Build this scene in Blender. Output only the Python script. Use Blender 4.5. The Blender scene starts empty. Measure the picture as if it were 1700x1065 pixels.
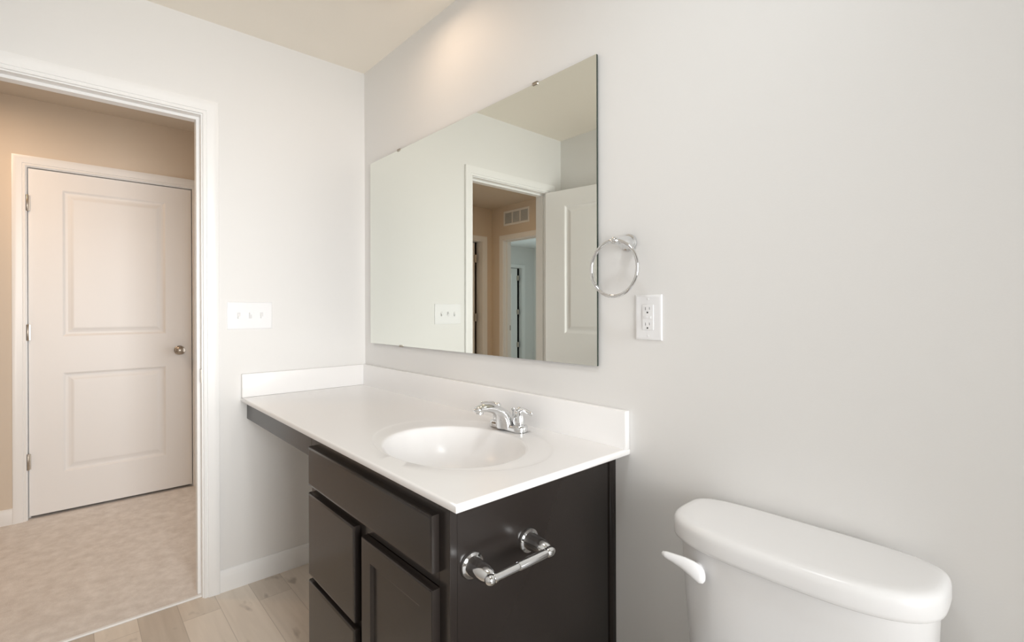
import bpy, bmesh, math, random
from mathutils import Vector, Matrix

random.seed(4)
SC = bpy.context.scene
COL = SC.collection
PI = math.pi
H = 2.44                                   # ceiling height

# ------------------------------------------------------------------ camera
F_PX, V0, YAW, ROLL = 815.39, 514.0, 0.7337, -0.0037
cd = bpy.data.cameras.new('camera'); cam = bpy.data.objects.new('camera', cd); COL.objects.link(cam)
fw = Vector((-math.cos(YAW), math.sin(YAW), 0)); rt0 = Vector((math.sin(YAW), math.cos(YAW), 0)); up0 = Vector((0, 0, 1))
rt = rt0 * math.cos(ROLL) + up0 * math.sin(ROLL); up = -rt0 * math.sin(ROLL) + up0 * math.cos(ROLL)
M = Matrix.Identity(4)
for i in range(3):
    M[i][0], M[i][1], M[i][2] = rt[i], up[i], -fw[i]
M.translation = Vector((2.4131, -1.1453, 1.2089))
cam.matrix_world = M
cd.sensor_fit = 'HORIZONTAL'; cd.sensor_width = 36.0; cd.lens = F_PX / 1700 * 36
cd.shift_y = (V0 - 532.5) / 1700
cd.clip_start = 0.02
SC.camera = cam

# ------------------------------------------------------------------ view, world, lights
SC.view_settings.view_transform = 'Standard'; SC.view_settings.look = 'None'
SC.view_settings.gamma = 1.0; SC.view_settings.exposure = 0.05
try: SC.view_settings.use_curve_mapping = False
except Exception: pass
SC.cycles.caustics_reflective = False; SC.cycles.diffuse_bounces = 8; SC.cycles.max_bounces = 14

w = bpy.data.worlds.new('world'); SC.world = w; w.use_nodes = True
w.node_tree.nodes['Background'].inputs[0].default_value = (0.8, 0.9, 1, 1)
w.node_tree.nodes['Background'].inputs[1].default_value = 0.0

def area(name, loc, rot, power, color, sx, sy=None, shape=None, spread=PI):
    l = bpy.data.lights.new(name, 'AREA'); l.energy = power; l.color = color
    l.shape = shape or ('DISK' if sy is None else 'RECTANGLE'); l.size = sx
    if sy: l.size_y = sy
    l.spread = spread
    o = bpy.data.objects.new(name, l); COL.objects.link(o); o.location = loc; o.rotation_euler = rot
    return o
# lamp inside the flush ceiling fixture over the vanity (warm)
area('vanity_ceiling_lamp', (0.80, -0.26, 2.395), (0, 0, 0), 0.95, (1.0, 0.70, 0.47), 0.20)
# ceiling fixture in the middle of the bathroom
area('bathroom_ceiling_lamp', (1.90, -0.74, 2.395), (0, 0, 0), 5.0, (0.92, 0.97, 1.0), 0.28)
# added fill from the end wall, set at an unseen, added window
area('bathroom_end_fill', (3.57, -0.86, 1.20), (0, PI / 2, 0), 14.8, (0.985, 0.985, 0.975), 1.3, 1.0, None, math.radians(75))
# hall ceiling lamp, incandescent
area('hall_ceiling_lamp', (-0.88, -1.62, 2.395), (0, 0, 0), 7.0, (1.0, 0.68, 0.43), 0.22)
# added neutral fill for hall door and carpet, at an unseen, added window
area('hall_end_fill', (-0.84, 0.46, 1.05), (-PI / 2, 0, 0), 3.4, (0.95, 0.98, 1.0), 0.9, 1.3, None, math.radians(120))
# bluish bedroom daylight; its unseen window is placed to fit the light
area('bedroom_window_daylight', (-4.44, -3.60, 1.45), (0, -PI / 2, 0), 26.0, (0.72, 0.90, 1.0), 1.3, 1.5)

# ------------------------------------------------------------------ materials
def new_mat(name):
    m = bpy.data.materials.new(name); m.use_nodes = True
    nt = m.node_tree; return m, nt, nt.nodes['Principled BSDF']
def pbr(name, col, rough=0.5, metal=0.0, bump=None, coat=0.0, var=0.0, spec=None):
    m, nt, b = new_mat(name)
    b.inputs['Base Color'].default_value = (*col, 1); b.inputs['Roughness'].default_value = rough
    b.inputs['Metallic'].default_value = metal; b.inputs['Coat Weight'].default_value = coat
    if spec is not None: b.inputs['Specular IOR Level'].default_value = spec
    tc = nt.nodes.new('ShaderNodeTexCoord')
    if bump:
        n = nt.nodes.new('ShaderNodeTexNoise'); n.inputs['Scale'].default_value = bump[0]; n.inputs['Detail'].default_value = 3
        nt.links.new(tc.outputs['Object'], n.inputs['Vector'])
        bp = nt.nodes.new('ShaderNodeBump'); bp.inputs['Strength'].default_value = bump[1]; bp.inputs['Distance'].default_value = 0.002
        nt.links.new(n.outputs['Fac'], bp.inputs['Height']); nt.links.new(bp.outputs['Normal'], b.inputs['Normal'])
    if var:
        n2 = nt.nodes.new('ShaderNodeTexNoise'); n2.inputs['Scale'].default_value = 6; n2.inputs['Detail'].default_value = 4
        nt.links.new(tc.outputs['Object'], n2.inputs['Vector'])
        mx = nt.nodes.new('ShaderNodeMix'); mx.data_type = 'RGBA'
        mx.inputs['A'].default_value = (*[c * (1 - var) for c in col], 1); mx.inputs['B'].default_value = (*[min(1, c * (1 + var)) for c in col], 1)
        nt.links.new(n2.outputs['Fac'], mx.inputs['Factor']); nt.links.new(mx.outputs['Result'], b.inputs['Base Color'])
    return m
M_WALL = pbr('wall_paint', (0.80, 0.795, 0.785), 0.55, bump=(260, 0.06))
M_HALL = pbr('hall_wall_lamp_tint', (0.74, 0.65, 0.545), 0.55, bump=(260, 0.06))  # the lamp's orange cast is put into the wall colour
M_HCEIL = pbr('hall_ceiling_shade_tint', (0.68, 0.61, 0.52), 0.8, bump=(180, 0.10))  # dim, warm hall shade is put into the ceiling colour
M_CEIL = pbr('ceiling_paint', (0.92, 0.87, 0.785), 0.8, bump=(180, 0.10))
M_TRIM = pbr('trim_white', (0.88, 0.88, 0.875), 0.32)
M_DOOR = pbr('door_white', (0.88, 0.875, 0.87), 0.42, bump=(90, 0.03))
M_MARBLE = pbr('cultured_marble_white', (0.90, 0.895, 0.895), 0.25, spec=0.45)
M_PORC = pbr('porcelain_white', (0.86, 0.865, 0.875), 0.27, coat=0.0)
M_PLAS = pbr('plastic_white', (0.86, 0.865, 0.88), 0.3)
M_DARK = pbr('espresso_lacquer', (0.023, 0.0185, 0.0165), 0.22, bump=(60, 0.02), spec=0.45)
M_DARKIN = pbr('cabinet_shadow_interior', (0.02, 0.016, 0.014), 0.6)
M_CHROME = pbr('chrome', (0.76, 0.77, 0.78), 0.07, 1.0)
M_NICKEL = pbr('satin_nickel', (0.50, 0.45, 0.39), 0.3, 1.0)
M_BLACK = pbr('slot_black', (0.02, 0.02, 0.02), 0.6)
M_SLOTG = pbr('slot_grey', (0.68, 0.68, 0.69), 0.5)
M_SLOTD = pbr('slot_dark_grey', (0.16, 0.16, 0.17), 0.6)
M_MIRROR = pbr('mirror_silver', (0.85, 0.875, 0.825), 0.0, 1.0)
M_EDGE = pbr('mirror_glass_edge', (0.03, 0.045, 0.035), 0.25)
M_GRILLE = pbr('vent_grille_white', (0.72, 0.74, 0.74), 0.5)
M_GLASS = pbr('frosted_glass_panel', (0.9, 0.92, 0.93), 0.5)

def m_planks():
    m, nt, b = new_mat('vinyl_planks'); N = nt.nodes; L = nt.links
    def math_(op, a, bb=None, c=None):
        n = N.new('ShaderNodeMath'); n.operation = op
        for i, v in enumerate((a, bb, c)):
            if v is None: continue
            if isinstance(v, (int, float)): n.inputs[i].default_value = v
            else: L.new(v, n.inputs[i])
        return n.outputs[0]
    g = N.new('ShaderNodeNewGeometry'); sep = N.new('ShaderNodeSeparateXYZ'); L.new(g.outputs['Position'], sep.inputs[0])
    x, y = sep.outputs[0], sep.outputs[1]
    W, LEN = 0.13, 1.22
    rk = math_('DIVIDE', math_('SUBTRACT', -0.43, y), W); k = math_('FLOOR', rk); fy = math_('FRACT', rk)
    odd = math_('FLOORED_MODULO', k, 2)
    off = math_('ADD', math_('MULTIPLY', k, -0.0235), math_('ADD', math_('MULTIPLY', odd, 0.66), 0.18))
    cx = math_('DIVIDE', math_('SUBTRACT', x, off), LEN); ci = math_('FLOOR', cx); fx = math_('FRACT', cx)
    cv = N.new('ShaderNodeCombineXYZ'); L.new(k, cv.inputs[0]); L.new(ci, cv.inputs[1]); cv.inputs[2].default_value = 3.7
    wn = N.new('ShaderNodeTexWhiteNoise'); wn.noise_dimensions = '3D'; L.new(cv.outputs[0], wn.inputs['Vector'])
    # grain, stretched along the plank and shifted per plank
    gv = N.new('ShaderNodeCombineXYZ')
    L.new(math_('ADD', math_('MULTIPLY', x, 3.0), math_('MULTIPLY', wn.outputs['Value'], 40)), gv.inputs[0]); L.new(math_('MULTIPLY', y, 34), gv.inputs[1]); L.new(math_('MULTIPLY', wn.outputs['Value'], 9), gv.inputs[2])
    gn = N.new('ShaderNodeTexNoise'); gn.inputs['Scale'].default_value = 1.0; gn.inputs['Detail'].default_value = 5; gn.inputs['Distortion'].default_value = 0.6; L.new(gv.outputs[0], gn.inputs['Vector'])
    kv = N.new('ShaderNodeCombineXYZ')
    L.new(math_('ADD', math_('MULTIPLY', x, 6.5), math_('MULTIPLY', wn.outputs['Value'], 70)), kv.inputs[0]); L.new(math_('MULTIPLY', y, 16), kv.inputs[1])
    kn = N.new('ShaderNodeTexNoise'); kn.inputs['Scale'].default_value = 1.0; kn.inputs['Detail'].default_value = 2; L.new(kv.outputs[0], kn.inputs['Vector'])
    r1 = N.new('ShaderNodeValToRGB'); e = r1.color_ramp.elements
    e[0].position = 0.0; e[0].color = (0.44, 0.37, 0.30, 1); e[1].position = 1.0; e[1].color = (0.85, 0.765, 0.665, 1)
    tone = math_('ADD', math_('MULTIPLY', wn.outputs['Value'], 0.72), math_('MULTIPLY', gn.outputs['Fac'], 0.45))
    L.new(tone, r1.inputs[0])
    kr = N.new('ShaderNodeMapRange'); kr.inputs['From Min'].default_value = 0.64; kr.inputs['From Max'].default_value = 0.74; L.new(kn.outputs['Fac'], kr.inputs['Value'])
    mx = N.new('ShaderNodeMix'); mx.data_type = 'RGBA'; L.new(math_('MULTIPLY', kr.outputs[0], 0.55), mx.inputs['Factor']); L.new(r1.outputs[0], mx.inputs['A']); mx.inputs['B'].default_value = (0.22, 0.17, 0.13, 1)
    # seams
    sy = math_('LESS_THAN', math_('MINIMUM', fy, math_('SUBTRACT', 1, fy)), 0.010); sx = math_('LESS_THAN', math_('MINIMUM', fx, math_('SUBTRACT', 1, fx)), 0.0012)
    sm = math_('MAXIMUM', sy, sx)
    m2 = N.new('ShaderNodeMix'); m2.data_type = 'RGBA'; L.new(math_('MULTIPLY', sm, 0.30), m2.inputs['Factor']); L.new(mx.outputs['Result'], m2.inputs['A']); m2.inputs['B'].default_value = (0.16, 0.12, 0.09, 1)
    L.new(m2.outputs['Result'], b.inputs['Base Color']); b.inputs['Roughness'].default_value = 0.42
    return m
M_PLANK = m_planks()

def m_carpet():
    m, nt, b = new_mat('carpet_beige'); N = nt.nodes; L = nt.links
    tc = N.new('ShaderNodeTexCoord')
    a = N.new('ShaderNodeTexNoise'); a.inputs['Scale'].default_value = 16; a.inputs['Detail'].default_value = 6; a.inputs['Roughness'].default_value = 0.7; L.new(tc.outputs['Object'], a.inputs['Vector'])
    r = N.new('ShaderNodeValToRGB'); e = r.color_ramp.elements
    e[0].position = 0.28; e[0].color = (0.68, 0.625, 0.58, 1); e[1].position = 0.66; e[1].color = (0.87, 0.825, 0.785, 1)
    L.new(a.outputs['Fac'], r.inputs[0]); L.new(r.outputs[0], b.inputs['Base Color']); b.inputs['Roughness'].default_value = 0.95
    c = N.new('ShaderNodeTexNoise'); c.inputs['Scale'].default_value = 380; c.inputs['Detail'].default_value = 2; L.new(tc.outputs['Object'], c.inputs['Vector'])
    bp = N.new('ShaderNodeBump'); bp.inputs['Strength'].default_value = 0.5; bp.inputs['Distance'].default_value = 0.004
    L.new(c.outputs['Fac'], bp.inputs['Height']); L.new(bp.outputs['Normal'], b.inputs['Normal'])
    return m
M_CARPET = m_carpet()

# ------------------------------------------------------------------ mesh helpers
def BM(): return bmesh.new()
def box(bm, x0, x1, y0, y1, z0, z1, bev=0.0, seg=2):
    x0, x1 = sorted((x0, x1)); y0, y1 = sorted((y0, y1)); z0, z1 = sorted((z0, z1))
    vs = [bm.verts.new((x, y, z)) for x in (x0, x1) for y in (y0, y1) for z in (z0, z1)]
    fs = [bm.faces.new([vs[i] for i in f]) for f in ((0, 1, 3, 2), (4, 6, 7, 5), (0, 4, 5, 1), (2, 3, 7, 6), (0, 2, 6, 4), (1, 5, 7, 3))]
    if bev > 0:
        es = list({e for f in fs for e in f.edges})
        bmesh.ops.bevel(bm, geom=es, offset=bev, segments=seg, affect='EDGES', profile=0.5)
    return bm
def loft(bm, rings, cap0=True, cap1=True, closed=True):
    vr = [[bm.verts.new(p) for p in r] for r in rings]; n = len(vr[0])
    for a, b in zip(vr[:-1], vr[1:]):
        for i in range(n if closed else n - 1):
            bm.faces.new((a[i], a[(i + 1) % n], b[(i + 1) % n], b[i]))
    if cap0: bm.faces.new(list(reversed(vr[0])))
    if cap1: bm.faces.new(vr[-1])
    return vr
def frame_of(d):
    d = Vector(d).normalized(); a = Vector((0, 0, 1)) if abs(d.z) < 0.9 else Vector((1, 0, 0))
    u = d.cross(a).normalized(); return u, d.cross(u).normalized(), d
def lathe(bm, org, axis, prof, seg=32):
    u, v, d = frame_of(axis); o = Vector(org)
    loft(bm, [[o + d * h + (u * math.cos(2 * PI * i / seg) + v * math.sin(2 * PI * i / seg)) * max(r, 1e-5) for i in range(seg)] for r, h in prof])
    return bm
def tube(bm, pts, rad, seg=14, closed=False):
    pts = [Vector(p) for p in pts]; n = len(pts); rings = []; uprev = None
    for i, p in enumerate(pts):
        if closed: t = pts[(i + 1) % n] - pts[i - 1]
        else: t = pts[min(i + 1, n - 1)] - pts[max(i - 1, 0)]
        t.normalize()
        if uprev is None: u = frame_of(t)[0]
        else: u = (uprev - t * uprev.dot(t)).normalized()
        uprev = u; v = t.cross(u); r = rad(i / max(1, n - 1)) if callable(rad) else rad
        rx, ry = r if isinstance(r, tuple) else (r, r)
        rings.append([p + u * rx * math.cos(2 * PI * k / seg) + v * ry * math.sin(2 * PI * k / seg) for k in range(seg)])
    if closed: rings.append(rings[0])
    vr = loft(bm, rings, not closed, not closed)
    if closed: bmesh.ops.remove_doubles(bm, verts=bm.verts, dist=1e-6)
    return bm
def wloc(o):
    v = Vector((0, 0, 0))
    while o: v = v + Vector(o.location); o = o.parent
    return v
def obj(name, bm, mat, parent=None, smooth=None, local=False):
    bmesh.ops.recalc_face_normals(bm, faces=bm.faces)
    me = bpy.data.meshes.new(name); bm.to_mesh(me); bm.free()
    for mm in (mat if isinstance(mat, (list, tuple)) else [mat]): me.materials.append(mm)
    o = bpy.data.objects.new(name, me); COL.objects.link(o)
    if parent:
        o.parent = parent
        if not local: me.transform(Matrix.Translation(-wloc(parent)))
    elif not local:
        xs = [v.co for v in me.vertices]
        c = Vector(((min(v.x for v in xs) + max(v.x for v in xs)) / 2, (min(v.y for v in xs) + max(v.y for v in xs)) / 2, min(v.z for v in xs)))
        me.transform(Matrix.Translation(-c)); o.location = c
    if smooth:
        for p in me.polygons: p.use_smooth = True
        if smooth is not True: me.set_sharp_from_angle(angle=math.radians(smooth))
    return o
def empty(name, loc, rz=0.0):
    o = bpy.data.objects.new(name, None); COL.objects.link(o); o.location = loc; o.rotation_euler = (0, 0, rz); o.empty_display_size = 0.1
    return o
def tag(o, label, cat, kind=None, group=None):
    o['label'] = label; o['category'] = cat
    if kind: o['kind'] = kind
    if group: o['group'] = group
    return o
def struct(name, bm, mat, label, cat, parent=None, smooth=None):
    return tag(obj(name, bm, mat, parent, smooth), label, cat, 'structure')

# ------------------------------------------------------------------ room shell
XW = -0.115            # hall face of the bathroom's door wall
DY0, DY1, DH = -1.400, -0.731, 2.035   # bathroom door opening (between jamb faces)
XH = -1.565            # hall wall with the closed door
YE = -2.70             # end wall of the hall
XR = -2.17             # recessed hall wall with the linen door
XB, YB = -4.50, -5.72  # bedroom far walls
XEND, YF = 3.60, -1.540
WY0, WY1, WZ0, WZ1 = -1.40, -0.32, 0.51, 1.89   # added window in the end wall
JT = 0.018             # jamb thickness

def wall_x(x0, x1, ya, yb, openings=(), z1=H):
    """wall slab between x0..x1 running from ya to yb with door openings (y0,y1,h)"""
    bm = BM(); ya, yb = sorted((ya, yb)); cur = ya
    for (o0, o1, h) in sorted(openings):
        if o0 > cur: box(bm, x0, x1, cur, o0, 0, z1)
        box(bm, x0, x1, o0, o1, h, z1); cur = o1
    box(bm, x0, x1, cur, yb, 0, z1)
    return bm
def wall_y(y0, y1, xa, xb, openings=(), z1=H):
    bm = BM(); xa, xb = sorted((xa, xb)); cur = xa
    for (o0, o1, h0, h1) in sorted(openings):
        if o0 > cur: box(bm, cur, o0, y0, y1, 0, z1)
        box(bm, o0, o1, y0, y1, h1, z1)
        if h0 > 0: box(bm, o0, o1, y0, y1, 0, h0)
        cur = o1
    box(bm, cur, xb, y0, y1, 0, z1)
    return bm
struct('wall_left', wall_x(XW, 0, YE, 0.60, [(DY0 - JT, DY1 + JT, DH + JT)]), M_WALL, 'cream bathroom wall with the doorway to the hall', 'wall')
struct('wall_back', wall_y(0, 0.115, 0, XEND + 0.1), M_WALL, 'off white wall behind the mirror and toilet', 'wall')
struct('wall_front', wall_y(YF - 0.1, YF, 0, XEND + 0.1), M_WALL, 'cream bathroom wall behind the open door seen in the mirror', 'wall')
bm = BM()
box(bm, XEND, XEND + 0.1, YF, 0, 0, WZ0); box(bm, XEND, XEND + 0.1, YF, 0, WZ1, H)
box(bm, XEND, XEND + 0.1, YF, WY0, WZ0, WZ1); box(bm, XEND, XEND + 0.1, WY1, 0, WZ0, WZ1)
struct('wall_right', bm, M_WALL, 'bathroom end wall with the added window, behind the camera', 'wall')
wroot = empty('added_window_1', (XEND + 0.03, (WY0 + WY1) / 2, WZ0)); tag(wroot, 'added white framed frosted window for fill light in the bathroom end wall', 'window', 'structure')  # unseen window, added around the bathroom fill light
bm = BM()
for a in ((WY0, WY0 + 0.04, WZ0, WZ1), (WY1 - 0.04, WY1, WZ0, WZ1), (WY0 + 0.04, WY1 - 0.04, WZ0, WZ0 + 0.04), (WY0 + 0.04, WY1 - 0.04, WZ1 - 0.04, WZ1), (WY0 + 0.04, WY1 - 0.04, 1.19, 1.21)):
    box(bm, XEND + 0.005, XEND + 0.07, *a)
obj('window_frame', bm, M_TRIM, wroot)
bm = BM(); box(bm, XEND + 0.035, XEND + 0.041, WY0 + 0.04, WY1 - 0.04, WZ0 + 0.04, WZ1 - 0.04); obj('pane', bm, M_GLASS, wroot)

wroot = empty('added_window_2', (-0.84, 0.53, 0.35)); tag(wroot, 'added white framed window for fill light at the far end of the hall', 'window', 'structure')  # unseen window, added to hold the hall fill light
bm = BM()
for x0, x1, z0, z1 in ((-1.34, -1.30, 0.35, 1.75), (-0.38, -0.34, 0.35, 1.75), (-1.30, -0.38, 0.35, 0.39), (-1.30, -0.38, 1.71, 1.75), (-1.30, -0.38, 1.04, 1.06)):
    box(bm, x0, x1, 0.505, 0.57, z0, z1)
obj('window_frame', bm, M_TRIM, wroot)
bm = BM(); box(bm, -1.30, -0.38, 0.54, 0.546, 0.39, 1.71); obj('pane', bm, M_GLASS, wroot)

bm = BM(); box(bm, -0.020, XEND + 0.1, YF - 0.1, 0.115, -0.05, 0.0); struct('floor', bm, M_PLANK, 'pale oak look vinyl plank floor of the bathroom', 'floor')
bm = BM(); box(bm, XB - 0.1, -0.020, YB - 0.1, 0.60, -0.05, 0.004); struct('floor_hall', bm, M_CARPET, 'beige carpet in the hall beyond the doorway', 'carpet')
bm = BM(); box(bm, -0.028, -0.012, DY0, DY1, 0.0, 0.0075, 0.002); struct('trim_threshold', bm, M_TRIM, 'thin white strip where carpet meets vinyl planks', 'threshold strip')
bm = BM(); box(bm, XW, XEND + 0.1, YF - 0.1, 0.115, H, H + 0.05); struct('ceiling', bm, M_CEIL, 'cream painted bathroom ceiling', 'ceiling')
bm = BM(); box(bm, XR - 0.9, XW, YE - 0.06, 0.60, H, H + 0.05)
struct('ceiling_hall', bm, M_HCEIL, 'shade-tinted ceiling of the hall beyond the doorway', 'ceiling')

bm = BM(); box(bm, XB - 0.95, -0.4, YB - 0.1, YE - 0.06, H, H + 0.05)
struct('ceiling_bedroom', bm, M_WALL, 'pale bedroom ceiling seen deep in the mirror', 'ceiling')
HD0, HD1, HDH = -1.325, -0.515, 2.045      # closed hall door opening
LD0, LD1 = -2.552, -1.940                  # linen door opening
BO0, BO1 = -1.955, -1.190                  # bedroom opening (x)
CD0, CD1 = -5.410, -4.640                  # bedroom closet door opening (y)
struct('wall_hall', wall_x(XH - 0.115, XH, -1.52, 0.60, [(HD0 - JT, HD1 + JT, HDH + JT)]), M_HALL, 'lamp-tinted hall wall around the closed two panel door', 'wall')
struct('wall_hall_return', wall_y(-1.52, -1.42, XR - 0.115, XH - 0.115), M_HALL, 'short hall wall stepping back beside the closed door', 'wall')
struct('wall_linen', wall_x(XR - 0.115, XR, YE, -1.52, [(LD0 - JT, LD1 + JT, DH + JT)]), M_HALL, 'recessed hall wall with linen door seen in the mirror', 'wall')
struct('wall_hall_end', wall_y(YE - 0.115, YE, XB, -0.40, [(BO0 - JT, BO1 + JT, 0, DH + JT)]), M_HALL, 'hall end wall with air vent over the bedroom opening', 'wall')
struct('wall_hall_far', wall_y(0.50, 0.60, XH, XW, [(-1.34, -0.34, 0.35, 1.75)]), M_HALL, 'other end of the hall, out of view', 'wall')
bm = wall_x(XB - 0.1, XB, YB, YE - 0.115, [(CD0 - JT, CD1 + JT, DH + JT), (-4.30, -2.90, 2.10)])
box(bm, XB - 0.1, XB, -4.30, -2.90, 0, 0.80)
struct('wall_bedroom', bm, M_WALL, 'pale bedroom wall with the closet door seen in the mirror', 'wall')
wroot = empty('window_3', (XB - 0.05, -3.60, 0.80)); tag(wroot, 'unseen white framed bedroom window, placed beside the closet door to fit the light', 'window', 'structure')  # out of view, in this wall so the closet door stays shaded
bm = BM()
for y0, y1, z0, z1 in ((-4.30, -4.25, 0.80, 2.10), (-2.95, -2.90, 0.80, 2.10), (-4.25, -2.95, 0.80, 0.85), (-4.25, -2.95, 2.05, 2.10), (-4.25, -2.95, 1.44, 1.46)):
    box(bm, XB - 0.08, XB - 0.01, y0, y1, z0, z1)
obj('window_frame', bm, M_TRIM, wroot)
bm = BM(); box(bm, XB - 0.05, XB - 0.044, -4.25, -2.95, 0.85, 2.05); obj('pane', bm, M_GLASS, wroot)
struct('wall_bedroom_end', wall_y(YB - 0.1, YB, XB, -0.40), M_WALL, 'pale bedroom end wall beyond the closet door', 'wall')
struct('wall_bedroom_window', wall_x(-0.50, -0.40, YB, YE - 0.115), M_WALL, 'bedroom window wall, out of view', 'wall')
bm = BM(); box(bm, XB - 0.9, XB - 0.88, -5.6, -4.2, 0, H); box(bm, XR - 0.75, XR - 0.72, -2.69, -1.6, 0, H); box(bm, XH - 0.75, XH - 0.72, -1.40, -0.2, 0, H)
struct('wall_closet', bm, M_WALL, 'back walls of the dark closets behind the doors', 'wall')

# ------------------------------------------------------------------ casings, jambs, baseboards
CPROF = [(0.0, 0.0), (0.0, 0.0085), (0.002, 0.010), (0.010, 0.010), (0.0115, 0.0082), (0.0130, 0.0082), (0.0145, 0.0125), (0.020, 0.0130), (0.036, 0.0150), (0.053, 0.0165), (0.0565, 0.0155), (0.0575, 0.012), (0.0575, 0.0)]
def casing(axis, plane, sgn, a0, a1, h, prof=CPROF, rev=0.005):
    bm = BM(); rows = []
    for wd, d in prof:
        e = wd + rev
        pth = [(a0 - e, 0.0), (a0 - e, h + e), (a1 + e, h + e), (a1 + e, 0.0)]
        rows.append([bm.verts.new((plane + sgn * d, a, z) if axis == 'x' else (a, plane + sgn * d, z)) for a, z in pth])
    for r0, r1 in zip(rows[:-1], rows[1:]):
        for i in range(3): bm.faces.new((r0[i], r0[i + 1], r1[i + 1], r1[i]))
    return bm
def jamb(axis, b0, b1, a0, a1, h, stop=None, st=0.011):
    bm = BM()
    def bx(p0, p1, q0, q1, z0, z1):
        if axis == 'x': box(bm, p0, p1, q0, q1, z0, z1)
        else: box(bm, q0, q1, p0, p1, z0, z1)
    bx(b0, b1, a0 - JT, a0, 0, h); bx(b0, b1, a1, a1 + JT, 0, h); bx(b0, b1, a0 - JT, a1 + JT, h, h + JT)
    if stop:
        bx(stop[0], stop[1], a0, a0 + st, 0, h); bx(stop[0], stop[1], a1 - st, a1, 0, h); bx(stop[0], stop[1], a0 + st, a1 - st, h - st, h)
    return bm
def frame(n, axis, plane, sgn, b0, b1, a0, a1, h, stop, what):
    o = struct('trim_%d' % n, casing(axis, plane, sgn, a0, a1, h), M_TRIM, 'white moulded casing around ' + what, 'door trim', smooth=35)
    obj('jamb', jamb(axis, b0, b1, a0, a1, h, stop), M_TRIM, o)
    return o
bath_trim = frame(1, 'x', 0.0, 1, XW, 0.0, DY0, DY1, DH, (-0.078, -0.039), 'the bathroom doorway')
bm = BM(); box(bm, -0.034, -0.006, DY1 - 0.0015, DY1 + 0.001, 0.905, 0.962); obj('strike_plate', bm, M_NICKEL, bath_trim)
frame(2, 'x', XH, 1, XH - 0.115, XH, HD0, HD1, HDH, (XH - 0.085, XH - 0.046), 'the closed hall door')
frame(3, 'x', XR, 1, XR - 0.115, XR, LD0, LD1, DH, None, 'the linen door in the mirror')
bed_trim = frame(4, 'y', YE, 1, YE - 0.115, YE, BO0, BO1, DH, (YE - 0.085, YE - 0.046), 'the bedroom opening in the mirror')
bm = BM(); box(bm, BO0 - 0.001, BO0 + 0.002, YE - 0.11, YE - 0.082, 0.975, 1.035); obj('strike_plate', bm, M_NICKEL, bed_trim)
frame(5, 'x', XB, 1, XB - 0.1, XB, CD0, CD1, DH, None, 'the bedroom closet door in the mirror')

BPROF = [(0.0, 0.0), (0.0125, 0.0), (0.0125, 0.062), (0.0105, 0.068), (0.0085, 0.078), (0.006, 0.086), (0.003, 0.091), (0.0, 0.092)]
def baseboard(axis, plane, sgn, a0, a1):
    bm = BM()
    loft(bm, [[((plane + sgn * d, a, z) if axis == 'x' else (a, plane + sgn * d, z)) for d, z in BPROF] for a in (a0, a1)])
    return bm
CO = 0.0625
for nm, ax, pl, sg, spans, lab in (
    ('baseboard_left', 'x', 0.0, 1, [(DY1 + CO, -0.0), (YF, DY0 - CO)], 'white baseboard on the wall under the vanity knee space'),
    ('baseboard_back', 'y', 0.0, -1, [(0.015, 0.79), (1.60, XEND)], 'white baseboard behind the toilet'),
    ('baseboard_front', 'y', YF, 1, [(0.015, XEND)], 'white baseboard behind the open bathroom door'),
    ('baseboard_hall', 'x', XH, 1, [(-1.52, HD0 - CO), (HD1 + CO, 0.5)], 'white baseboard beside the closed hall door'),
    ('baseboard_linen', 'x', XR, 1, [(YE, LD0 - CO), (LD1 + CO, -1.53)], 'white baseboard beside the linen door')):
    bm = BM()
    for a0, a1 in spans:
        b2 = baseboard(ax, pl, sg, a0, a1); me = bpy.data.meshes.new('t'); b2.to_mesh(me); b2.free(); bm.from_mesh(me); bpy.data.meshes.remove(me)
    struct(nm, bm, M_TRIM, lab, 'baseboard', smooth=35)

# ------------------------------------------------------------------ moulded two-panel doors (local: width +X, thickness +Y, front face y=0)
def door_bm(wd, h, t, px, pz):
    bm = BM()
    xs = [0, px[0], px[1], wd]; zs = [0, pz[0], pz[1], pz[2], pz[3], h]
    SECT = [(0.0, 0.0), (0.005, 0.003), (0.010, 0.0085), (0.015, 0.0105), (0.024, 0.0105), (0.036, 0.0075), (0.046, 0.0035), (0.052, 0.0025)]
    for side in (0, 1):
        yy = (lambda d: d) if side == 0 else (lambda d: t - d)
        for i in range(3):
            for j in range(5):
                if i == 1 and j in (1, 3):
                    rings = []
                    for ins, d in SECT:
                        x0, x1, z0, z1 = xs[1] + ins, xs[2] - ins, zs[j] + ins, zs[j + 1] - ins
                        rings.append([(x0, yy(d), z0), (x1, yy(d), z0), (x1, yy(d), z1), (x0, yy(d), z1)])
                    loft(bm, rings, False, True)
                else:
                    vs = [bm.verts.new((x, yy(0), z)) for x, z in ((xs[i], zs[j]), (xs[i + 1], zs[j]), (xs[i + 1], zs[j + 1]), (xs[i], zs[j + 1]))]
                    bm.faces.new(vs)
    def q(*p): bm.faces.new([bm.verts.new(v) for v in p])
    q((0, 0, 0), (0, t, 0), (0, t, h), (0, 0, h)); q((wd, 0, 0), (wd, t, 0), (wd, t, h), (wd, 0, h))
    q((0, 0, 0), (wd, 0, 0), (wd, t, 0), (0, t, 0)); q((0, 0, h), (wd, 0, h), (wd, t, h), (0, t, h))
    bmesh.ops.remove_doubles(bm, verts=bm.verts, dist=1e-5)
    return bm
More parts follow.
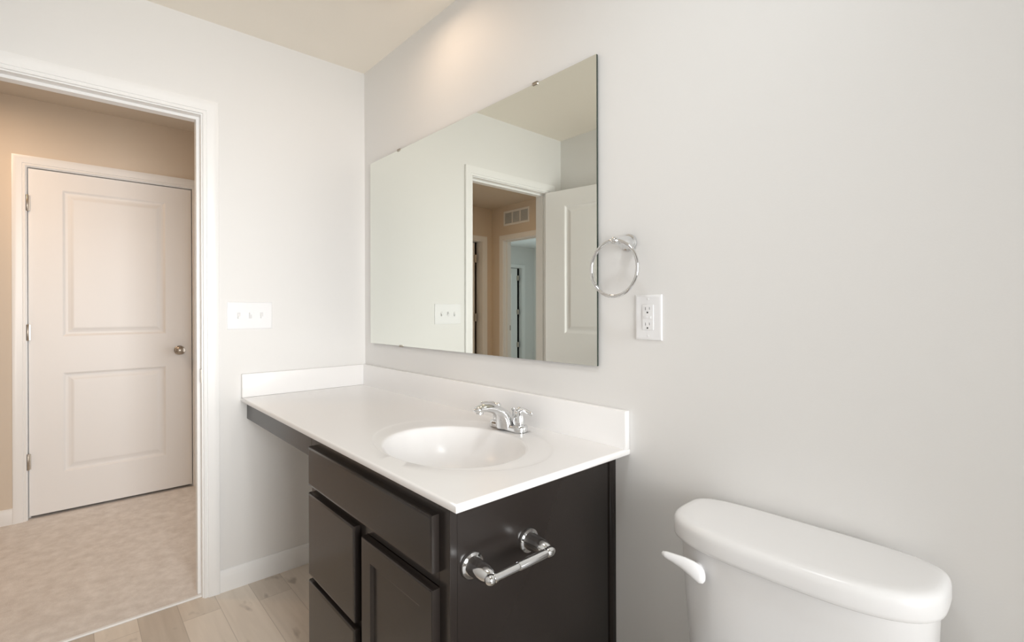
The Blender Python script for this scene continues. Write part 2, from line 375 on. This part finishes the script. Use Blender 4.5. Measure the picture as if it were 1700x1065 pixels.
def knob(parent, x, z, t, sides=(-1,)):
    for s in sides:
        bm = BM(); y0 = 0 if s < 0 else t
        lathe(bm, (x, y0, z), (0, s, 0), [(0.0, -0.001), (0.031, -0.001), (0.031, 0.004), (0.028, 0.007), (0.015, 0.009), (0.011, 0.018), (0.012, 0.026), (0.022, 0.034), (0.0275, 0.044), (0.0265, 0.054), (0.019, 0.060), (0.0, 0.062)], 28)
        obj('knob', bm, M_NICKEL, parent, smooth=40, local=True)
def hinge(parent, x, y, z, lx, hr=0.0062):
    bm = BM(); lathe(bm, (x, y, z - 0.045), (0, 0, 1), [(0, -0.004), (hr * 0.6, -0.003), (hr, 0), (hr, 0.09), (hr * 0.6, 0.093), (0, 0.094)], 14)
    box(bm, x, x + lx, y + 0.003, y + 0.0065, z - 0.044, z + 0.044)
    obj('hinge', bm, M_NICKEL, parent, smooth=40, local=True)
def door(n, loc, rz, wd, h, stile, label, hinge_side, hz, knob_x=None, knob_sides=(-1,), ksz=0.925, hy=-0.0065, hlx=0.012, hr=0.0062):
    r = empty('door_%d' % n, loc, rz); tag(r, label, 'door', 'structure')
    t = 0.035
    obj('door_leaf', door_bm(wd, h, t, (stile, wd - stile), (0.225, 0.82, 1.038, h - 0.105)), M_DOOR, r, local=True)
    for z in hz: hinge(r, -0.004 - (hr - 0.0062), hy, z, hlx, hr)
    if knob_x is not None: knob(r, knob_x, ksz, t, knob_sides)
    return r
# closed hall door: front face looks +X, hinges at the -y end.  rz=+90deg: local X -> world +y, local Y -> world -x
door(1, (XH - 0.010, HD0 + 0.005, 0.022), PI / 2, HD1 - HD0 - 0.010, HDH - 0.028, 0.146, 'closed white two panel door with nickel knob across the hall', 0, (0.317, 1.066, 1.816), HD1 - HD0 - 0.08, (-1,), 0.922, -0.0075)
# open bathroom door: pivot at the doorway's far jamb, swung past square towards the front wall
A_OPEN = math.radians(-9.0)
door(2, (0.012, DY0 + 0.002 + 0.036, 0.015), A_OPEN - 0.0, 0.655, 2.015, 0.155, 'open white bathroom door reflected at the right of the mirror', 0, (), 0.59, (-1, 1))
bdoor = bpy.data.objects['door_2']
bdoor.rotation_euler = (0, 0, A_OPEN); bdoor.location = (0.012, DY0 + 0.003, 0.015)
# linen door: wide gap at its hinge side (the -y end)
door(3, (XR - 0.090, LD0 + 0.050, 0.015), PI / 2, LD1 - LD0 - 0.054, 2.012, 0.13, 'narrow linen door with dark hinge gap seen in the mirror', 0, (0.38, 1.115, 1.82), None, hlx=0.02, hr=0.013)
# bedroom closet door, dark gap at its hinges (the -y end)
door(4, (XB - 0.070, CD0 + 0.070, 0.015), PI / 2, CD1 - CD0 - 0.076, 2.012, 0.146, 'shadowed closet door in the bedroom deep in the mirror', 0, (0.545, 1.175, 1.83), None, hlx=0.03, hr=0.018)

# ------------------------------------------------------------------ air vent over the bedroom opening
vr = empty('air_vent', (-1.73, YE, 2.205)); tag(vr, 'white three section return air grille above the opening in the mirror', 'vent')
VX0, VX1, VZ0, VZ1 = -1.945, -1.515, 2.205, 2.375
bm = BM(); y0, y1 = YE, YE + 0.010
b = 0.022; sw = (VX1 - VX0 - 2 * b - 2 * 0.014) / 3
box(bm, VX0, VX0 + b, y0, y1, VZ0, VZ1, 0.002); box(bm, VX1 - b, VX1, y0, y1, VZ0, VZ1, 0.002)
box(bm, VX0 + b, VX1 - b, y0, y1, VZ0, VZ0 + b, 0.002); box(bm, VX0 + b, VX1 - b, y0, y1, VZ1 - b, VZ1, 0.002)
for k in (1, 2):
    xx = VX0 + b + k * sw + (k - 1) * 0.014; box(bm, xx, xx + 0.014, y0, y1, VZ0 + b, VZ1 - b)
obj('vent_frame', bm, M_TRIM, vr)
for k in range(3):
    xx = VX0 + b + k * (sw + 0.014); bm = BM()
    box(bm, xx, xx + sw, y0 + 0.0005, y0 + 0.0015, VZ0 + b, VZ1 - b)
    nl = 12
    for j in range(nl):
        z = VZ0 + b + (j + 0.5) * (VZ1 - VZ0 - 2 * b) / nl
        vs = [bm.verts.new(p) for p in ((xx, y0 + 0.0085, z - 0.005), (xx + sw, y0 + 0.0085, z - 0.005), (xx + sw, y0 + 0.002, z + 0.004), (xx, y0 + 0.002, z + 0.004),
                                        (xx, y0 + 0.0095, z - 0.0045), (xx + sw, y0 + 0.0095, z - 0.0045), (xx + sw, y0 + 0.003, z + 0.0045), (xx, y0 + 0.003, z + 0.0045))]
        for f in ((0, 1, 2, 3), (4, 5, 6, 7), (0, 1, 5, 4), (2, 3, 7, 6), (0, 3, 7, 4), (1, 2, 6, 5)): bm.faces.new([vs[i] for i in f])
    obj('louvre_panel', bm, M_GRILLE, vr)

# ------------------------------------------------------------------ vanity cabinet
CX0, CX1 = 0.788, 1.569       # cabinet left / right
YFR = -0.560                  # face frame plane
CT, CB = 0.827, 0.809         # counter top / underside
van = empty('vanity_cabinet', ((CX0 + CX1) / 2, -0.29, 0)); tag(van, 'espresso vanity cabinet with drawers and door under the white sink top', 'cabinet')
bm = BM()
box(bm, CX1 - 0.016, CX1, YFR + 0.019, -0.001, 0.0, CB - 0.001)
box(bm, CX0, CX0 + 0.016, YFR + 0.019, -0.001, 0.0, CB - 0.001)
box(bm, CX0 + 0.016, CX1 - 0.016, YFR + 0.075, -0.001, 0.09, 0.105); box(bm, CX0 + 0.016, CX1 - 0.016, -0.008, -0.001, 0.105, CB - 0.002)
obj('carcass', bm, M_DARK, van)
bm = BM()
box(bm, CX0, CX0 + 0.040, YFR, YFR + 0.019, 0.0, CB - 0.001, 0.0012); box(bm, CX1 - 0.040, CX1, YFR, YFR + 0.019, 0.0, CB - 0.001, 0.0012)
for z0, z1 in ((0.765, CB - 0.001), (0.620, 0.650), (0.085, 0.125)): box(bm, CX0 + 0.04, CX1 - 0.04, YFR, YFR + 0.019, z0, z1)
box(bm, 1.150, 1.188, YFR, YFR + 0.019, 0.125, 0.62)
box(bm, CX0 + 0.04, 1.150, YFR, YFR + 0.019, 0.345, 0.370)
box(bm, CX0 + 0.016, CX1 - 0.016, YFR + 0.06, YFR + 0.075, 0.0, 0.09)
obj('face_frame', bm, M_DARK, van)
def front_panel(x0, x1, z0, z1, bev=0.0045):
    bm = BM(); t0, t1 = YFR - 0.0005, YFR - 0.0195
    # slab with an eased front edge
    rings = []
    for ins, y in ((0, t0), (0, t1 + 0.005), (0.0015, t1 + 0.0015), (bev, t1 + 0.0004), (bev + 0.0025, t1), (bev + 0.0040, t1)):
        rings.append([(x0 + ins, y, z0 + ins), (x1 - ins, y, z0 + ins), (x1 - ins, y, z1 - ins), (x0 + ins, y, z1 - ins)])
    loft(bm, rings); return bm
obj('false_drawer_front', front_panel(0.808, 1.530, 0.651, 0.775), M_DARK, van, smooth=30)
obj('drawer', front_panel(0.808, 1.147, 0.367, 0.628), M_DARK, van, smooth=30)
obj('drawer', front_panel(0.808, 1.147, 0.112, 0.350), M_DARK, van, smooth=30)
# cabinet door with recessed panel
DX0, DX1, DZ0, DZ1 = 1.191, 1.532, 0.105, 0.618
bm = BM(); t0, t1 = YFR - 0.0005, YFR - 0.0195; fr = 0.052
rings = []
for ins, y in ((0, t0), (0, t1 + 0.004), (0.0012, t1 + 0.0012), (0.004, t1), (0.0055, t1), (fr - 0.0015, t1), (fr, t1), (fr + 0.003, t1 + 0.002), (fr + 0.006, t1 + 0.0075), (fr + 0.010, t1 + 0.0085), (fr + 0.013, t1 + 0.009), (fr + 0.0145, t1 + 0.009)):
    rings.append([(DX0 + ins, y, DZ0 + ins), (DX1 - ins, y, DZ0 + ins), (DX1 - ins, y, DZ1 - ins), (DX0 + ins, y, DZ1 - ins)])
loft(bm, rings)
cdoor = obj('cabinet_door', bm, M_DARK, van, smooth=30)
bm = BM(); box(bm, 0.0015, CX0, YFR, YFR + 0.018, 0.731, CB - 0.001, 0.001); obj('apron', bm, M_DARK, van)
bm = BM(); loft(bm, [[(CX1 + d, y, z) for d, y in ((0.0, -0.0005), (0.0, -0.021), (0.003, -0.021), (0.0065, -0.018), (0.0085, -0.012), (0.009, -0.0005))] for z in (0.0, CB - 0.001)])
obj('scribe_moulding', bm, M_DARK, van, smooth=40)

# ------------------------------------------------------------------ counter with integral oval basin
CL, CDP = 1.626, 0.585
ECX, ECY, EA, EB = 1.252, -0.327, 0.233, 0.188       # basin rim
OCX, OCY, OA, OB = 1.236, -0.296, 0.312, 0.226       # shallow outer oval
bm = BM()
NA = 128; angs = [2 * PI * i / NA for i in range(NA)]
def rect_hit(cx, cy, dx, dy, x0, x1, y0, y1):
    t = 1e9
    if dx > 1e-9: t = min(t, (x1 - cx) / dx)
    if dx < -1e-9: t = min(t, (x0 - cx) / dx)
    if dy > 1e-9: t = min(t, (y1 - cy) / dy)
    if dy < -1e-9: t = min(t, (y0 - cy) / dy)
    return cx + dx * t, cy + dy * t
r_ = 0.004
X0, X1, Y0, Y1 = 0.001, CL, -CDP, -0.001
corners = [(X0, Y0), (X1, Y0), (X1, Y1), (X0, Y1)]
for c in corners:
    a = math.atan2((c[1] - OCY) / OB, (c[0] - OCX) / OA) % (2 * PI)
    k = min(range(len(angs)), key=lambda i: abs((angs[i] - a + PI) % (2 * PI) - PI)); angs[k] = a
angs.sort()
def ell(cx, cy, a, b, z): return [(cx + a * math.cos(t), cy + b * math.sin(t), z) for t in angs]
def rct(ins, z):
    out = []
    for t in angs:
        x, y = rect_hit(OCX, OCY, OA * math.cos(t), OB * math.sin(t), X0, X1, Y0, Y1)
        out.append((min(max(x, X0 + ins), X1 - ins), min(max(y, Y0 + ins), Y1 - ins), z))
    return out
rings = [ell(ECX, ECY, EA * s, EB * s, CT + z) for s, z in ((0.10, -0.138), (0.22, -0.136), (0.38, -0.130), (0.55, -0.117), (0.70, -0.097), (0.82, -0.070), (0.90, -0.042), (0.945, -0.022), (0.972, -0.010), (0.988, -0.0044), (1.0, -0.0025), (1.015, -0.0016), (1.03, -0.0013))]
def mix(k, z): return ell(ECX + (OCX - ECX) * k, ECY + (OCY - ECY) * k, EA * 1.03 + (OA - EA * 1.03) * k, EB * 1.03 + (OB - EB * 1.03) * k, CT + z)
rings += [mix(0.25, -0.0013), mix(0.50, -0.0014), mix(0.70, -0.0014), mix(0.88, -0.0013), mix(0.94, -0.0010), mix(1.0, -0.0004), mix(1.05, -0.0001), mix(1.12, 0.0)]
# keep the outer rings inside the slab
rings = [[(min(max(x, X0 + 0.012), X1 - 0.012), min(max(y, Y0 + 0.009), Y1 - 0.012), z) for x, y, z in r] for r in rings]
rings += [ell(OCX, OCY, OA * 1.16, min(OB * 1.16, 0.268), CT), rct(r_ + 0.0025, CT), rct(r_, CT), rct(r_ * 0.3, CT - r_ * 0.3), rct(0, CT - r_), rct(0, CB + 0.003), rct(0.003, CB), rct(0.03, CB)]
loft(bm, rings, True, False)
# close underside around the bowl with an outer shell
rings2 = [rct(0.03, CB), ell(ECX, ECY, EA * 1.0, EB * 1.0, CB), ell(ECX, ECY, EA * 0.9, EB * 0.9, CT - 0.09), ell(ECX, ECY, EA * 0.6, EB * 0.6, CT - 0.14), ell(ECX, ECY, EA * 0.12, EB * 0.12, CT - 0.152)]
loft(bm, rings2, False, True)
bmesh.ops.remove_doubles(bm, verts=bm.verts, dist=1e-5)
ctop = obj('vanity_countertop', bm, M_MARBLE, smooth=50)
tag(ctop, 'white cultured marble vanity top with integral oval sink', 'countertop')
bm = BM(); box(bm, 0.021, CL, -0.021, -0.001, CT - 0.002, 0.931, 0.0035, 3); obj('backsplash', bm, M_MARBLE, ctop, smooth=40)
bm = BM(); box(bm, 0.001, 0.021, -CDP + 0.002, -0.001, CT + 0.0005, 0.931, 0.003, 3); obj('side_splash', bm, M_MARBLE, ctop, smooth=40)
bm = BM(); lathe(bm, (ECX, ECY, CT - 0.139), (0, 0, 1), [(0, 0), (0.024, 0), (0.024, 0.003), (0.018, 0.005), (0.017, 0.003), (0, 0.006)], 28); obj('drain', bm, M_CHROME, ctop, smooth=40)

# ------------------------------------------------------------------ faucet
FX, FY, FZ = 1.226, -0.092, CT + 0.0003
fau = empty('faucet', (FX, FY, FZ)); tag(fau, 'chrome two handle bathroom faucet behind the oval sink', 'faucet')
def stadium(cx, cy, hx, r, z, n=16):
    out = []
    for i in range(n + 1): a = -PI / 2 + PI * i / n; out.append((cx + hx - r + r * math.cos(a), cy + r * math.sin(a), z))
    for i in range(n + 1): a = PI / 2 + PI * i / n; out.append((cx - hx + r + r * math.cos(a), cy + r * math.sin(a), z))
    return out
bm = BM(); loft(bm, [stadium(FX, FY, hx, r, FZ + z) for hx, r, z in ((0.079, 0.027, 0), (0.079, 0.027, 0.012), (0.0775, 0.0255, 0.0165), (0.075, 0.023, 0.019))])
obj('faucet_base', bm, M_CHROME, fau, smooth=40)
# spout: swept body
bm = BM(); rings = []
for y, z, rx, rn, ang in ((-0.010, 0.006, 0.034, 0.034, 90), (-0.012, 0.020, 0.032, 0.0325, 92), (-0.018, 0.036, 0.0285, 0.0285, 103), (-0.029, 0.050, 0.0250, 0.0225, 120), (-0.044, 0.062, 0.0225, 0.0175, 138), (-0.064, 0.0715, 0.0205, 0.0142, 155), (-0.088, 0.0775, 0.0192, 0.0125, 170), (-0.110, 0.0785, 0.0182, 0.0118, 182), (-0.126, 0.0765, 0.0165, 0.0105, 196), (-0.135, 0.0735, 0.0120, 0.0070, 208), (-0.138, 0.0720, 0.005, 0.003, 212)):
    a = math.radians(ang); nd = Vector((0, -math.sin(a), math.cos(a)))      # normal to the path (path dir = (0,cos a,sin a))
    nd = Vector((0, -math.sin(a), math.cos(a)))
    c = Vector((FX, FY + y, FZ + z))
    rings.append([c + Vector((1, 0, 0)) * rx * math.cos(2 * PI * i / 28) + nd * rn * math.sin(2 * PI * i / 28) for i in range(28)])
loft(bm, rings)
sp = obj('spout', bm, M_CHROME, fau, smooth=60)
bm = BM(); lathe(bm, (FX, FY - 0.117, FZ + 0.074), (0, -0.15, -1), [(0, 0), (0.0112, 0), (0.0112, 0.012), (0.009, 0.0135), (0, 0.0135)], 20); obj('aerator', bm, M_CHROME, sp, smooth=40)
bm = BM(); lathe(bm, (FX, FY + 0.021, FZ + 0.010), (0, 0, 1), [(0, 0), (0.0025, 0), (0.0025, 0.042), (0.0055, 0.045), (0.0065, 0.049), (0.0055, 0.053), (0, 0.0545)], 16); obj('lift_rod', bm, M_CHROME, fau, smooth=40)
for s in (1, -1):
    hx = FX + s * 0.0508; bm = BM()
    lathe(bm, (hx, FY, FZ), (0, 0, 1), [(0, 0.017), (0.0190, 0.017), (0.0190, 0.0205), (0.0168, 0.0220), (0.0168, 0.0235), (0.0185, 0.0245), (0.0182, 0.033), (0.0168, 0.043), (0.0142, 0.052), (0.0110, 0.060), (0.0092, 0.064), (0.0098, 0.067), (0.0090, 0.071), (0.0055, 0.0745), (0, 0.0755)], 30)
    h = obj('handle', bm, M_CHROME, fau, smooth=50)
    bm = BM(); d = Vector((s * 0.98, -0.20, 0)).normalized()
    pts = [Vector((hx, FY, FZ + 0.062)) + d * q + Vector((0, 0, dz)) for q, dz in ((0.000, 0.001), (0.010, 0.006), (0.022, 0.0090), (0.038, 0.0085), (0.054, 0.0060), (0.066, 0.0045), (0.073, 0.0045), (0.0755, 0.0045))]
    tube(bm, pts, lambda u: ((0.0068, 0.0068), (0.0058, 0.0062))[0] if u < 0.2 else ((0.0042, 0.0060) if u < 0.95 else (0.0015, 0.002)), 16)
    obj('lever', bm, M_CHROME, h, smooth=60)

# ------------------------------------------------------------------ toilet paper holder on the cabinet side
PZ = 0.664
tp = empty('toilet_paper_holder', (CX1, -0.42, PZ)); tag(tp, 'chrome toilet paper holder with empty spring roller on dark cabinet side', 'toilet paper holder')
for yy in (-0.505, -0.336):
    bm = BM(); lathe(bm, (CX1, yy, PZ - 0.002), (1, 0, 0), [(0, 0.0004), (0.0285, 0.0004), (0.0290, 0.003), (0.0275, 0.0065), (0.0215, 0.008), (0.0205, 0.011), (0.0195, 0.022), (0.0190, 0.034), (0.0185, 0.045), (0.0165, 0.055), (0.0130, 0.063), (0.0095, 0.068), (0, 0.071)], 36)
    obj('post', bm, M_CHROME, tp, smooth=40)
RX = CX1 + 0.071; RZ = PZ - 0.004
bm = BM()
lathe(bm, (RX, -0.5225, RZ), (0, 1, 0), [(0, 0), (0.005, 0.0008), (0.0095, 0.004), (0.0118, 0.009), (0.0118, 0.014), (0.0098, 0.019), (0.0085, 0.0205), (0.0102, 0.022), (0.0102, 0.025), (0.0088, 0.0265), (0.0088, 0.100), (0, 0.100)], 28)
lathe(bm, (RX, -0.4225, RZ), (0, 1, 0), [(0, -0.012), (0.0098, -0.012), (0.0103, -0.010), (0.0103, 0.070), (0.0088, 0.0715), (0.0088, 0.0745), (0.0104, 0.076), (0.0118, 0.082), (0.0118, 0.089), (0.0095, 0.096), (0.005, 0.1005), (0, 0.1015)], 28)
obj('roller', bm, M_CHROME, tp, smooth=40)

# ------------------------------------------------------------------ towel ring
TX, TZ = 1.627, 1.392
tr = empty('towel_ring', (TX, 0, TZ)); tag(tr, 'chrome towel ring on the wall right of the mirror', 'towel ring')
bm = BM(); lathe(bm, (TX, 0, TZ), (0, -1, 0), [(0, 0), (0.0235, 0.0), (0.0240, 0.003), (0.0225, 0.0065), (0.0190, 0.008), (0.0185, 0.011), (0.0178, 0.022), (0.0158, 0.034), (0.0125, 0.044), (0.0090, 0.051), (0.0075, 0.0535), (0.0092, 0.056), (0.0108, 0.062), (0.0108, 0.068), (0.0090, 0.074), (0.005, 0.0775), (0, 0.0785)], 36)
obj('post', bm, M_CHROME, tr, smooth=40)
bm = BM(); RR = 0.0745
pts = [(TX - 0.007 + RR * math.sin(2 * PI * i / 72), -0.0645 + 0.0, TZ + 0.001 - RR + RR * math.cos(2 * PI * i / 72)) for i in range(72)]
tube(bm, pts, 0.0048, 14, True); obj('ring', bm, M_CHROME, tr, smooth=True)

# ------------------------------------------------------------------ mirror
MX0, MX1, MZ0, MZ1 = 0.0902, 1.5225, 1.045, 1.9483
mc = Vector(((MX0 + MX1) / 2, -0.012, (MZ0 + MZ1) / 2)); hw, hh = (MX1 - MX0) / 2, (MZ1 - MZ0) / 2
bm = BM(); box(bm, -hw, hw, 0, 0.0065, -hh, hh)
for f in bm.faces: f.material_index = 0 if f.calc_center_median().y < 0.0005 else 1
ft = [f for f in bm.faces if f.material_index == 0]
for f in bmesh.ops.inset_region(bm, faces=ft, thickness=0.0016)['faces']: f.material_index = 1
bm.normal_update()
mir = obj('wall_mirror', bm, [M_MIRROR, M_EDGE], local=True)
mir.location = mc; mir.rotation_euler = (-0.0020, 0, 0.00133)
tag(mir, 'large frameless wall mirror above the vanity top', 'mirror')
for cx, cz, s in ((0.378, MZ1, 1), (1.272, MZ1, 1), (0.394, MZ0, -1)):
    bm = BM(); u, v = cx - mc.x, cz - mc.z
    box(bm, u - 0.011, u + 0.011, -0.0028, -0.0006, v - s * 0.0045, v + s * 0.005); box(bm, u - 0.011, u + 0.011, -0.0028, 0.008, v + s * 0.0006, v + s * 0.005)
    obj('mirror_clip', bm, M_NICKEL, mir, local=True)

# ------------------------------------------------------------------ light switch plate (left wall) and outlet (back wall)
SWY, SWZ = -0.5455, 1.188
sw_ = empty('light_switch', (0, SWY, SWZ)); tag(sw_, 'white three gang toggle switch plate beside the doorway', 'light switch')
def plate(axis, c, z, hwid, hh_, t=0.0055):
    bm = BM(); rings = []
    for ins, d in ((0, 0.0), (0, 0.002), (0.0015, 0.0042), (0.005, t), (0.0065, t)):
        pts = [(c - hwid + ins, z - hh_ + ins), (c + hwid - ins, z - hh_ + ins), (c + hwid - ins, z + hh_ - ins), (c - hwid + ins, z + hh_ - ins)]
        rings.append([(d, p, q) if axis == 'x' else (p, -d, q) for p, q in pts])
    loft(bm, rings); return bm
obj('wall_plate', plate('x', SWY, SWZ, 0.0915, 0.060), M_PLAS, sw_, smooth=30)
for k, dy in enumerate((-0.046, 0, 0.046)):
    bm = BM(); box(bm, 0.0052, 0.0058, SWY + dy - 0.0065, SWY + dy + 0.0065, SWZ - 0.013, SWZ + 0.013); obj('toggle_slot', bm, M_SLOTG, sw_)
    bm = BM(); s = (-1, 1, -1)[k]
    c0 = [(0.0055, SWY + dy - 0.0052, SWZ - 0.010), (0.0055, SWY + dy + 0.0052, SWZ - 0.010), (0.0055, SWY + dy + 0.0052, SWZ + 0.010), (0.0055, SWY + dy - 0.0052, SWZ + 0.010)]
    zt = SWZ + s * 0.009
    c1 = [(0.0165, SWY + dy - 0.004, zt - 0.004), (0.0165, SWY + dy + 0.004, zt - 0.004), (0.0165, SWY + dy + 0.004, zt + 0.004), (0.0165, SWY + dy - 0.004, zt + 0.004)]
    loft(bm, [c0, c1]); obj('toggle', bm, M_PLAS, sw_)
OX, OZ = 1.6873, 1.1875
ou = empty('electrical_outlet', (OX, 0, OZ)); tag(ou, 'white duplex safety outlet under the towel ring', 'outlet')
obj('wall_plate', plate('y', OX, OZ, 0.0395, 0.0600), M_PLAS, ou, smooth=30)
bm = BM(); box(bm, OX - 0.0168, OX + 0.0168, -0.0072, -0.005, OZ - 0.0335, OZ + 0.0335, 0.001); rec = obj('receptacle', bm, M_PLAS, ou)
for sgn in (1, -1):
    zc = OZ + sgn * 0.0205
    for x0, x1, z0 in ((-0.0072, -0.0058, -0.001), (0.0048, 0.0062, 0.000)):
        bm = BM(); box(bm, OX + x0, OX + x1, -0.0076, -0.007, zc + z0, zc + 0.0065); obj('slot', bm, M_SLOTD, rec)
    bm = BM(); lathe(bm, (OX - 0.0005, -0.0070, zc - 0.0075), (0, -1, 0), [(0, 0), (0.0023, 0), (0.0023, 0.0006), (0, 0.0006)], 12); obj('slot', bm, M_BLACK, rec)
for x0 in (-0.0100, 0.0010):
    bm = BM(); box(bm, OX + x0, OX + x0 + 0.009, -0.0085, -0.007, OZ - 0.0035, OZ + 0.0035, 0.0005); obj('push_button', bm, M_PLAS, rec)
for sgn in (1, -1):
    bm = BM(); lathe(bm, (OX, -0.0050, OZ + sgn * 0.0485), (0, -1, 0), [(0, 0), (0.003, 0), (0.003, 0.0010), (0, 0.0014)], 12); obj('screw', bm, M_PLAS, ou)

# ------------------------------------------------------------------ toilet
TCX = 2.067
toi = empty('toilet', (TCX, -0.35, 0)); tag(toi, 'white two piece toilet beside the vanity, only its tank in view', 'toilet')
def dshape(wd, yb, yf, z, nb=5.0, nf=3.0, n=72, ym=None):
    ym = (yb + yf) / 2 + 0.02 if ym is None else ym; out = []
    for i in range(n):
        a = 2 * PI * i / n; c, s = math.cos(a), math.sin(a)
        e = nb if s > 0 else nf
        x = wd * math.copysign(abs(c) ** (2 / e), c); y = (yb - ym if s > 0 else ym - yf) * math.copysign(abs(s) ** (2 / e), s)
        out.append((TCX + x, ym + y, z))
    return out
# tank
bm = BM()
loft(bm, [dshape(*a) for a in ((0.180, -0.030, -0.170, 0.385), (0.192, -0.027, -0.182, 0.392), (0.198, -0.024, -0.186, 0.42), (0.2115, -0.020, -0.196, 0.60), (0.2170, -0.018, -0.200, 0.722))])
obj('tank', bm, M_PORC, toi, smooth=50)
bm = BM()
LW, LB, LF = 0.2300, -0.010, -0.2190
def lid(ins, z): return dshape(LW - ins, LB - ins * 0.7, LF + ins, z, 4.2, 3.0)
loft(bm, [lid(0.014, 0.7205), lid(0.005, 0.7215), lid(0.001, 0.7250), lid(0.0, 0.731), lid(0.0, 0.750), lid(0.0010, 0.7565), lid(0.0035, 0.7615), lid(0.0075, 0.7650), lid(0.013, 0.7670), lid(0.024, 0.7678), lid(0.060, 0.7685)])
obj('tank_lid', bm, M_PORC, toi, smooth=60)
# flush lever: boss and paddle
LX, LZ = 1.919, 0.679
yfront = -0.1925
bm = BM(); lathe(bm, (LX, yfront + 0.012, LZ), (0, -1, 0), [(0, 0), (0.010, 0), (0.011, 0.013), (0.009, 0.016), (0, 0.017)], 24)
lv = obj('flush_lever', bm, M_PLAS, toi, smooth=40)
bm = BM()
rings = []
for px, pz, dy, ry, rz, sh in ((1.9415, 0.6735, -0.012, 0.0030, 0.0080, 0.0), (1.9392, 0.6748, -0.014, 0.0060, 0.0140, 0.05), (1.9335, 0.6775, -0.016, 0.0080, 0.0180, 0.10), (1.9190, 0.6845, -0.019, 0.0085, 0.0165, 0.20), (1.9010, 0.6910, -0.022, 0.0075, 0.0128, 0.2), (1.8800, 0.6945, -0.025, 0.0062, 0.0092, 0.2), (1.8660, 0.6960, -0.027, 0.0052, 0.0075, 0.1), (1.8580, 0.6965, -0.028, 0.0040, 0.0055, 0.0), (1.8555, 0.6965, -0.028, 0.0012, 0.0020, 0.0)):
    rings.append([(px + sh * rz * math.sin(2 * PI * i / 24), yfront + dy + ry * math.cos(2 * PI * i / 24), pz + rz * math.sin(2 * PI * i / 24)) for i in range(24)])
loft(bm, rings); obj('lever_paddle', bm, M_PLAS, lv, smooth=60)
# bowl, pedestal, seat and cover (below the frame)
bm = BM()
def oval(hw_, yb, yf, z, nf=2.1): return dshape(hw_, yb, yf, z, 3.0, nf, 72, ym=yb - (yb - yf) * 0.42)
loft(bm, [oval(0.115, -0.10, -0.60, 0.0), oval(0.115, -0.10, -0.60, 0.02), oval(0.100, -0.11, -0.56, 0.08), oval(0.100, -0.10, -0.54, 0.18), oval(0.135, -0.06, -0.62, 0.27), oval(0.172, -0.03, -0.68, 0.34), oval(0.182, -0.025, -0.70, 0.375), oval(0.180, -0.025, -0.698, 0.386), oval(0.15, -0.22, -0.66, 0.386), oval(0.12, -0.26, -0.62, 0.30), oval(0.05, -0.36, -0.50, 0.22)])
obj('bowl', bm, M_PORC, toi, smooth=50)
bm = BM(); loft(bm, [oval(0.178, -0.235, -0.70, 0.388), oval(0.183, -0.232, -0.704, 0.396), oval(0.178, -0.235, -0.70, 0.406)]); st = obj('seat', bm, M_PLAS, toi, smooth=50)
bm = BM(); loft(bm, [oval(0.176, -0.236, -0.698, 0.408), oval(0.181, -0.233, -0.702, 0.414), oval(0.176, -0.236, -0.697, 0.422), oval(0.12, -0.28, -0.62, 0.427)]); obj('seat_cover', bm, M_PLAS, toi, smooth=50)

# ------------------------------------------------------------------ flush ceiling fixtures (out of the frame, they carry the lamps)
def m_lamp(col, s):
    m, nt, b = new_mat('lamp_diffuser'); b.inputs['Base Color'].default_value = (0.8, 0.8, 0.8, 1)
    b.inputs['Emission Color'].default_value = (*col, 1); b.inputs['Emission Strength'].default_value = s; return m
for nm, x, y, r, col, lab in (('ceiling_light', 0.80, -0.26, 0.09, (1, 0.82, 0.65), 'small round ceiling light above the vanity'),
                              ('ceiling_light', 1.90, -0.74, 0.16, (1, 0.96, 0.9), 'round ceiling light in the middle of the bathroom'),
                              ('ceiling_light', -0.88, -1.62, 0.13, (1, 0.62, 0.34), 'round ceiling light in the hall')):
    rt_ = empty(nm, (x, y, H)); tag(rt_, lab, 'light')
    bm = BM(); lathe(bm, (x, y, H), (0, 0, -1), [(0, 0), (r, 0), (r, 0.030), (r * 0.93, 0.036), (r * 0.92, 0.030), (0, 0.030)], 40); obj('housing', bm, M_TRIM, rt_, smooth=40)
    bm = BM(); lathe(bm, (x, y, H), (0, 0, -1), [(0, 0.031), (r * 0.91, 0.031), (r * 0.90, 0.036), (r * 0.6, 0.040), (0, 0.042)], 40); obj('diffuser', bm, m_lamp(col, 2.0), rt_, smooth=40)
